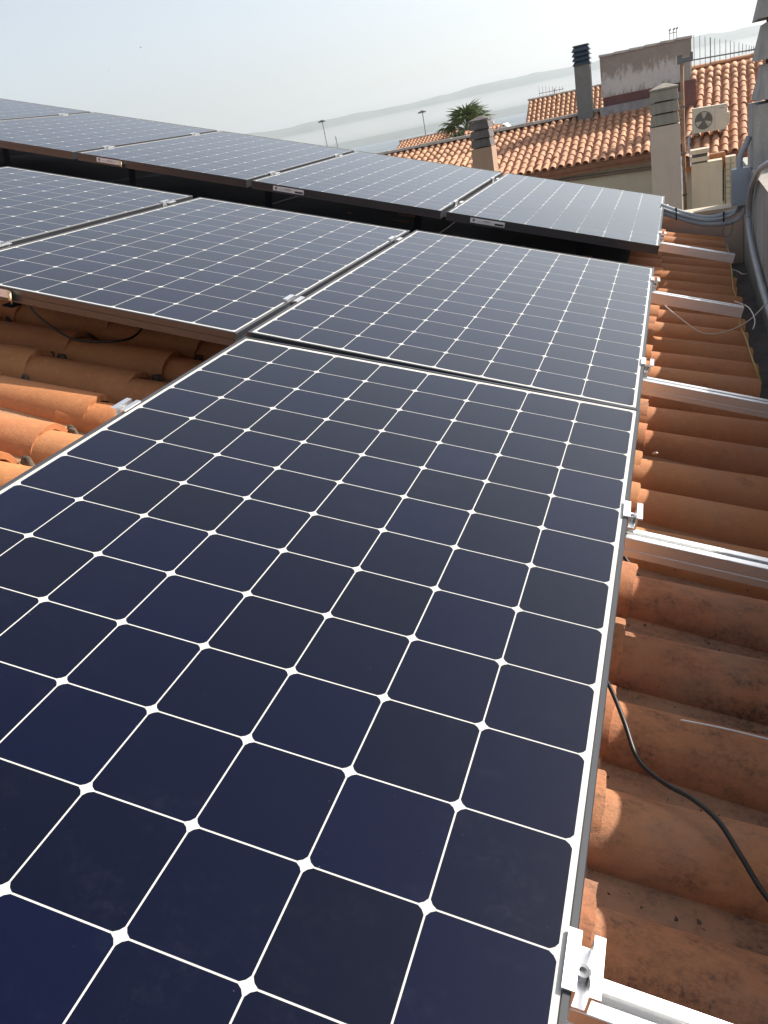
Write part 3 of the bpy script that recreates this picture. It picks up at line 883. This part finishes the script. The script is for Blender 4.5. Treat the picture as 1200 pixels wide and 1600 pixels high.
for i in range(13):
    z = 3.60 + i*.102
    for j in range(2):
        mb = MB(); x0 = -.088 + j*.09 + random.uniform(-.008, .008)
        mb.frustum(x0, x0+.082, -.125, -.111, z, x0+.008, x0+.07, -.14+random.uniform(-.01,.006), -.111, z+.09)
        mb.build('stone', M_beige, t)

# air conditioner outdoor unit on the tiles
t = thing('air_conditioner', 'off-white air conditioner outdoor unit standing on the sunlit tiles', 'air conditioner', T(1.595, 18.40, -.655) @ Matrix.Rotation(rad(1.5), 4, 'Y') @ Matrix.Rotation(rad(-3), 4, 'Z'))
mb = MB(); mb.box(-.32, .32, 0, .27, 0, .435); mb.build('casing', M_ac, t)
mb = MB(); mb.box(-.328, .328, -.010, .275, .436, .452); mb.build('top_cover', M_ac, t)
n = 28
cxf, czf, rf = -.105, .215, .165
mb = MB()
vs = [(cxf+rr*math.cos(2*math.pi*i/n), -.012 if rr > .16 else -.006, czf+rr*math.sin(2*math.pi*i/n)) for rr in (.178, .165) for i in range(n)]
mb.add(vs, [(i, (i+1) % n, n+(i+1) % n, n+i) for i in range(n)])
mb.build('fan_ring', M_ac, t)
mb = MB(); mb.cyl((cxf, -.0025, czf), (cxf, -.0008, czf), .165, n=28); fb = mb.build('fan_opening', M_acd, t)
for k in range(3):
    mb = MB(); a0 = rad(90 + 120*k)
    pts = [(.035, -.30), (.150, -.42), (.155, .25), (.035, .35)]
    mb.prism(pts, lambda r, a, q, a0=a0: (cxf+r*math.cos(a0+a), -.0075+q*.004, czf+r*math.sin(a0+a)))
    mb.build('fan_blade', M_ac, fb)
mb = MB(); mb.cyl((cxf, -.009, czf), (cxf, -.003, czf), .04, n=14); mb.build('fan_hub', M_acd, fb)
mb = MB()
for rr in (.05, .075, .10, .125, .15):
    pts = [(cxf+rr*math.cos(2*math.pi*i/20), -.0135, czf+rr*math.sin(2*math.pi*i/20)) for i in range(21)]
    mb.tube(pts, .0016, 4, 0, 1)
for i in range(8):
    a = math.pi*2*i/8; mb.cyl((cxf+.04*math.cos(a), -.0135, czf+.04*math.sin(a)), (cxf+.168*math.cos(a), -.0135, czf+.168*math.sin(a)), .0016, n=4, caps=False)
mb.build('fan_grille', M_acd, t)
mb = MB(); mb.box(.10, .104, -.003, -.0006, .02, .42); mb.build('panel_seam', M_acd, t)
mb = MB()
for q in range(5): mb.box(.185+q*.016, .196+q*.016, -.0022, -.0006, .385, .399)
mb.build('badge', M_acd, t)
mb = MB(); mb.box(.321, .37, .05, .22, .09, .30); mb.build('valve_cover', M_ac, t)
for x in (-.25, .22):
    mb = MB(); mb.box(x, x+.05, -.02, .29, -.05, -.001); mb.build('foot', M_acd, t)
mb = MB(); mb.tube([(-.30, .1, .05), (-.36, .02, -.03), (-.37, -.2, -.18), (-.33, -.5, -.30), (-.30, -.9, -.42), (-.28, -1.25, -.50)], .02, 8, 0, 5); mb.build('drain_hose', M_conduit, t)

# mast with the big antenna
t = thing('antenna_mast', 'rusty brown mast rising beside the broad pinkish chimney', 'mast', T(1.115, 17.28, -6))
mb = MB(); mb.cyl((0, 0, 0), (0, 0, 6.72), .032, n=10); mb.build('pole', M_pipe, t)
for z in (4.35, 5.1, 5.9): 
    mb = MB(); mb.box(-.045, .045, -.045, .045, z, z+.03); mb.build('pole_clamp', M_ant, t)
t = thing('tv_antenna', 'long television antenna with many upright rods against the bright sky', 'antenna', T(1.13, 17.28, .65))
mb = MB(); mb.cyl((-.02, 0, 0), (1.20, 0, -.045), .011, n=8); mb.build('boom', M_ant, t)
mb = MB(); mb.box(1.19, 1.245, -.018, .018, -.062, -.028); mb.build('end_cap', M_ant, t)
els = [(545,110),(595,122),(640,140),(685,155),(722,168),(765,215),(815,228),(853,232),(885,238),(925,240),(955,242),(985,244),(1010,246),(1030,248),(1048,250)]
for i, (zx, zy) in enumerate(els):
    x = .20 + (zx-545)*.00195; zb_ = -.045*x/1.2
    up = max(.055, .40*(1 - i/16.5)**1.25)
    mb = MB(); mb.cyl((x, 0, zb_-up*.38), (x, 0, zb_+up), .0052 if i != 3 else .009, n=5); mb.build('element', M_ant, t)
mb = MB(); mb.box(-.09, .0, -.06, .06, -.03, .115); mb.box(.0, .17, -.04, .04, -.02, .055); mb.box(.13, .18, -.05, .05, .0, .13); mb.build('bracket', M_ant, t)

# higher wing behind, farther roofs
t = thing('upper_house', 'higher orange roof behind the grey flue', 'house', T(-3, 35, -6))
I = T(3, -35, 6)
roof_slope(t, I @ slope_mat((-4.62, 33.0, -.95), 30, 0), 4.0, 3.21, .186, .26, 0)
mb = MB(); mb.box(-4.55, -.7, 33.3, 38, -6.5, -.95, 0, I); mb.build('wall', M_beige, t)
for i in range(9):
    mb = MB(); x0 = -4.66 + i*.45
    mb.prism([(.12*math.cos(a), .08*math.sin(a)) for a in [math.pi*k/5 for k in range(6)]], lambda a, b, q, x0=x0: I @ Vector((x0+q*.46, 35.80+a, .655+b+(1-q)*.012)), 0, True)
    mb.build('ridge_tile', M_render, t)
mb = MB(); mb.frustum(-4.6, -.7, 35.7, 38.5, -.95, -4.6, -.7, 35.7, 35.85, .66, 0, I); mb.build('rear_slope', M_fpan, t)

t = thing('hipped_house', 'far low house with a smooth orange roof and pale gable left of the palm', 'house', T(-11, 46, -7))
I = T(11, -46, 7)
roof_slope(t, I @ slope_mat((-13.7, 43.6, -1.0), 17, 0), 5.3, 3.6, .2, .30, 0)
mb = MB(); mb.add([I @ Vector(p) for p in ((-13.75,43.5,-1.0),(-13.75,47.1,.06),(-13.75,50.4,-1.0),(-13.75,50.4,-6),(-13.75,43.5,-6),(-13.65,43.5,-1.0),(-13.65,47.1,.06),(-13.65,50.4,-1.0),(-13.65,50.4,-6),(-13.65,43.5,-6))],
    [(0,1,2,3,4),(5,6,7,8,9),(0,1,6,5),(1,2,7,6),(2,3,8,7),(3,4,9,8),(4,0,5,9)])
mb.build('gable', M_beige, t)
mb = MB(); mb.box(-13.82, -8.4, 46.95, 47.15, .03, .12, 0, I); mb.build('ridge_cap', M_verge, t)
mb = MB(); mb.frustum(-13.64, -8.4, 47.15, 50.5, -1.1, -13.64, -8.4, 47.15, 47.2, .02, 0, I); mb.build('rear_slope', M_fpan, t)
mb = MB(); mb.box(-13.64, -8.4, 43.9, 50.2, -6, -1.12, 0, I); mb.build('wall', M_beige, t)

t = thing('gabled_house', 'tiny far roof with a white gable right of the brown chimney', 'house', T(-6.6, 40, -7))
I = T(6.6, -40, 7)
roof_slope(t, I @ slope_mat((-8.4, 39.2, -.45), 24, 0), 1.95, 1.1, .19, .28, 0)
mb = MB()
for (x0, z0), (x1, z1) in (((-6.66, -.36), (-6.38, -.04)), ((-6.38, -.04), (-6.08, -.38))):
    d = Vector((x1-x0, 0, z1-z0)).normalized(); nrm = Vector((-d.z, 0, d.x))*.05
    a, b = Vector((x0, 39.1, z0)), Vector((x1, 39.1, z1))
    mb.add([I @ p for p in (a-nrm, b-nrm, b+nrm, a+nrm, a-nrm+Vector((0,.9,0)), b-nrm+Vector((0,.9,0)), b+nrm+Vector((0,.9,0)), a+nrm+Vector((0,.9,0)))],
           [(0,1,2,3),(7,6,5,4),(0,4,5,1),(1,5,6,2),(2,6,7,3),(3,7,4,0)])
mb.build('gable_trim', M_white, t)
mb = MB(); mb.box(-8.35, -6.1, 39.5, 41, -6, -.42, 0, I); mb.build('wall', M_beige, t)

# palm
t = thing('palm_tree', 'fan palm rising behind the brown chimney', 'palm', T(-9.55, 45.5, -7.33))
mb = MB(); mb.cyl((0, 0, 0), (.05, 0, 7.3), .26, .2, 10); mb.build('trunk', M_trunk, t)
lm = []
for q in range(4):
    mb = MB()
    L = .72; n = 17
    mb.tube([(0, 0, 0), (.25, 0, .05), (.5, 0, .06)], .012, 4, 0, 2)
    for i in range(n):
        a = rad(-115 + 230*i/(n-1)) + random.uniform(-.05, .05)
        l = .52*(0.75 + .25*math.cos(a)) * random.uniform(.85, 1.08)
        d = Vector((math.cos(a), math.sin(a), -.12)); s = Vector((-math.sin(a), math.cos(a), 0))*.034
        b = Vector((.5, 0, .06))
        droop = Vector((0, 0, -.16*l - random.uniform(0, .10)))
        p0, p1, p2 = b + d*.03, b + d*l*.55 + Vector((0, 0, .03)), b + d*l + droop
        mb.add([p0, p1-s, p2, p1+s, p1+Vector((0, 0, -.02))], [(0, 1, 4), (0, 4, 3), (1, 2, 4), (4, 2, 3)])
    lm.append(mb.mesh('frond', [M_leaf]))
for i in range(34):
    az = i*2.39996 + random.uniform(-.2, .2); el = rad(82 - 100*(i/33)**1.0 + random.uniform(-9, 9))
    m = T(.05, 0, 7.25) @ Matrix.Scale(.86, 4, (0, 0, 1)) @ Matrix.Rotation(az, 4, 'Z') @ Matrix.Rotation(-el, 4, 'Y') @ Matrix.Rotation(random.uniform(-.5, .5), 4, 'X') @ Matrix.Scale(random.uniform(1.45, 1.85), 4)
    link('frond', random.choice(lm), t, m)

# street lamps, a bare pole and two birds
def lamp(label, x, y, zt, zb, arm, r=.038):
    t = thing('street_lamp', label, 'street lamp', T(x, y, zb))
    mb = MB(); mb.cyl((0, 0, 0), (0, 0, zt-zb), r*1.3, r*.8, 8); mb.build('pole', M_lamp, t)
    mb = MB(); mb.box(-arm, arm*.9, -.12, .12, zt-zb+.002, zt-zb+.09); mb.frustum(-arm*.6, arm*.5, -.1, .1, zt-zb+.09, -arm*.3, arm*.3, -.06, .06, zt-zb+.15); mb.build('lamp_head', M_lamp, t)
lamp('tall street lamp left of centre, above the edge of the panels', -23.40, 59.8, 2.25, -9.5, .28)
lamp('street lamp above the smooth orange roof, left of the palm', -15.84, 59.8, 1.47, -9.5, .30)
mb = MB(); mb.cyl((0, 0, 0), (0, 0, 11.5), .05, .03, 6); mb.cyl((-.08, 0, 11.3), (.08, 0, 11.3), .03, n=6)
o = mb.build('pole', M_lamp); o.location = (-26.55, 69.8, -10.2); tag(o, 'thin bare pole just right of the tall street lamp', 'pole')
t = thing('far_antenna', 'faint far antenna with upright rods above the higher orange roof', 'antenna', T(-4.3, 38.5, .2))
mb = MB(); mb.cyl((.35, 0, -1), (.35, 0, .75), .02, n=6); mb.build('mast', M_ant, t)
mb = MB(); mb.cyl((-.3, 0, .68), (.75, 0, .66), .012, n=5); mb.build('boom', M_ant, t)
for i in range(8):
    mb = MB(); mb.cyl((-.28+i*.14, 0, .45+i*.02), (-.28+i*.14, 0, .95-i*.025), .007, n=4); mb.build('element', M_ant, t)
def bird(label, loc, s, rz):
    mb = MB()
    mb.cyl((-.16*s, 0, 0), (.02*s, 0, .01*s), .03*s, .06*s, 8); mb.cyl((.02*s, 0, .01*s), (.2*s, 0, .03*s), .06*s, .02*s, 8)
    for sy in (-1, 1):
        mb.add([Vector(p)*s for p in ((.06, sy*.04, .03), (.10, sy*.28, .16), (.0, sy*.52, .10), (-.06, sy*.28, .14), (-.06, sy*.04, .03))], [(0,1,3,4),(1,2,3)])
        mb.add([Vector((p[0], p[1], p[2]-.012))*s for p in ((.06, sy*.04, .03), (.10, sy*.28, .16), (.0, sy*.52, .10), (-.06, sy*.28, .14), (-.06, sy*.04, .03))], [(0,1,3,4),(1,2,3)])
    o = mb.build('bird', M_bird); o.location = loc; o.rotation_euler = (0, rad(12), rz); tag(o, label, 'bird')
bird('dark bird high in the pale sky, upper and nearer of two', (-36.7, 59.8, 9.8), .32, .9)
bird('tiny dark bird in the pale sky, lower and farther of two', (-60.0, 89.0, 13.1), .3, .4)

# dark sheet added to deepen the shade under the farthest row, and a hose
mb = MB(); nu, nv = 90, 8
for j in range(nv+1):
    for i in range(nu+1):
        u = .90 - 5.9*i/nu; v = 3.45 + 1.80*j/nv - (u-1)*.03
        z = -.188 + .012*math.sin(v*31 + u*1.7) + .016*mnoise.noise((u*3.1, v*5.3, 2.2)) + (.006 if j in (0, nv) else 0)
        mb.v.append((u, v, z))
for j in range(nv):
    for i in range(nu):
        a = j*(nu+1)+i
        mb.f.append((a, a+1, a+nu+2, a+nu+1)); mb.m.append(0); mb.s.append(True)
o = mb.build('shade_sheet', M_shade); o.matrix_world = ROOF
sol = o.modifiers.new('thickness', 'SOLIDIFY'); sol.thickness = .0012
tag(o, 'dark sheet added over the tiles to deepen the shade under the farthest row', 'plastic sheet')
conduit('black hose lying along the dark gap before the farthest row', [R2W(.55 - .35*i, 3.62 + .05*math.sin(i*1.3) + .012*i, -.155 + .012*math.sin(i*2.1)+.003*i) for i in range(13)], .02, M_black, 'hose', 'hose')
# lumps of mortar left in the channels by the tile ends on the bare patch
mb = MB()
for c in range(3, 9):
    for k in range(2, 11):
        lip = 1.448 - EXPO*c; v = 0.455 + PITCH*(k+.5) - (lip-1.07)*.036
        if not (-2 < lip < .5 and 1 < v < 2.4): continue
        for q in range(3):
            cx, cy = lip + random.uniform(-.05, .02), v + random.uniform(-.03, .03)
            s = random.uniform(.006, .015); n = 7
            ring = [(cx + s*1.5*math.cos(2*math.pi*i/n)*random.uniform(.7, 1.2), cy + s*.8*math.sin(2*math.pi*i/n)*random.uniform(.7, 1.2), -.262) for i in range(n)]
            top = [(cx + (x-cx)*.55, cy + (y-cy)*.55, -.252 + s*.75*random.uniform(.7, 1.2)) for x, y, z in ring]
            mb.add(ring + top, [(i, (i+1) % n, n+(i+1) % n, n+i) for i in range(n)] + [tuple(range(n, 2*n))], 0, True)
mb.build('mortar_lumps', M_debris, roof)['kind'] = 'stuff'
# bank of sea fog in front of the hills
mb = MB(); n, m = 40, 14
for j in range(m+1):
    ph = math.pi*j/m
    for i in range(n):
        a = 2*math.pi*i/n
        mb.v.append((-2600 + 7600*math.sin(ph)*math.cos(a), 9000 + 1500*math.sin(ph)*math.sin(a), 118 + 88*math.cos(ph)))
for j in range(m):
    for i in range(n):
        mb.f.append((j*n+i, j*n+(i+1) % n, (j+1)*n+(i+1) % n, (j+1)*n+i)); mb.m.append(0); mb.s.append(True)
fm = bpy.data.materials.new('sea fog'); fm.use_nodes = True
ft = fm.node_tree; ft.nodes.clear()
fo = ft.nodes.new('ShaderNodeOutputMaterial'); fv = ft.nodes.new('ShaderNodeVolumePrincipled')
fv.inputs['Color'].default_value = (1, 1, 1, 1); fv.inputs['Density'].default_value = 0.00019; fv.inputs['Anisotropy'].default_value = 0.35
ft.links.new(fv.outputs[0], fo.inputs['Volume'])
stuff(mb.build('fog_bank', fm))
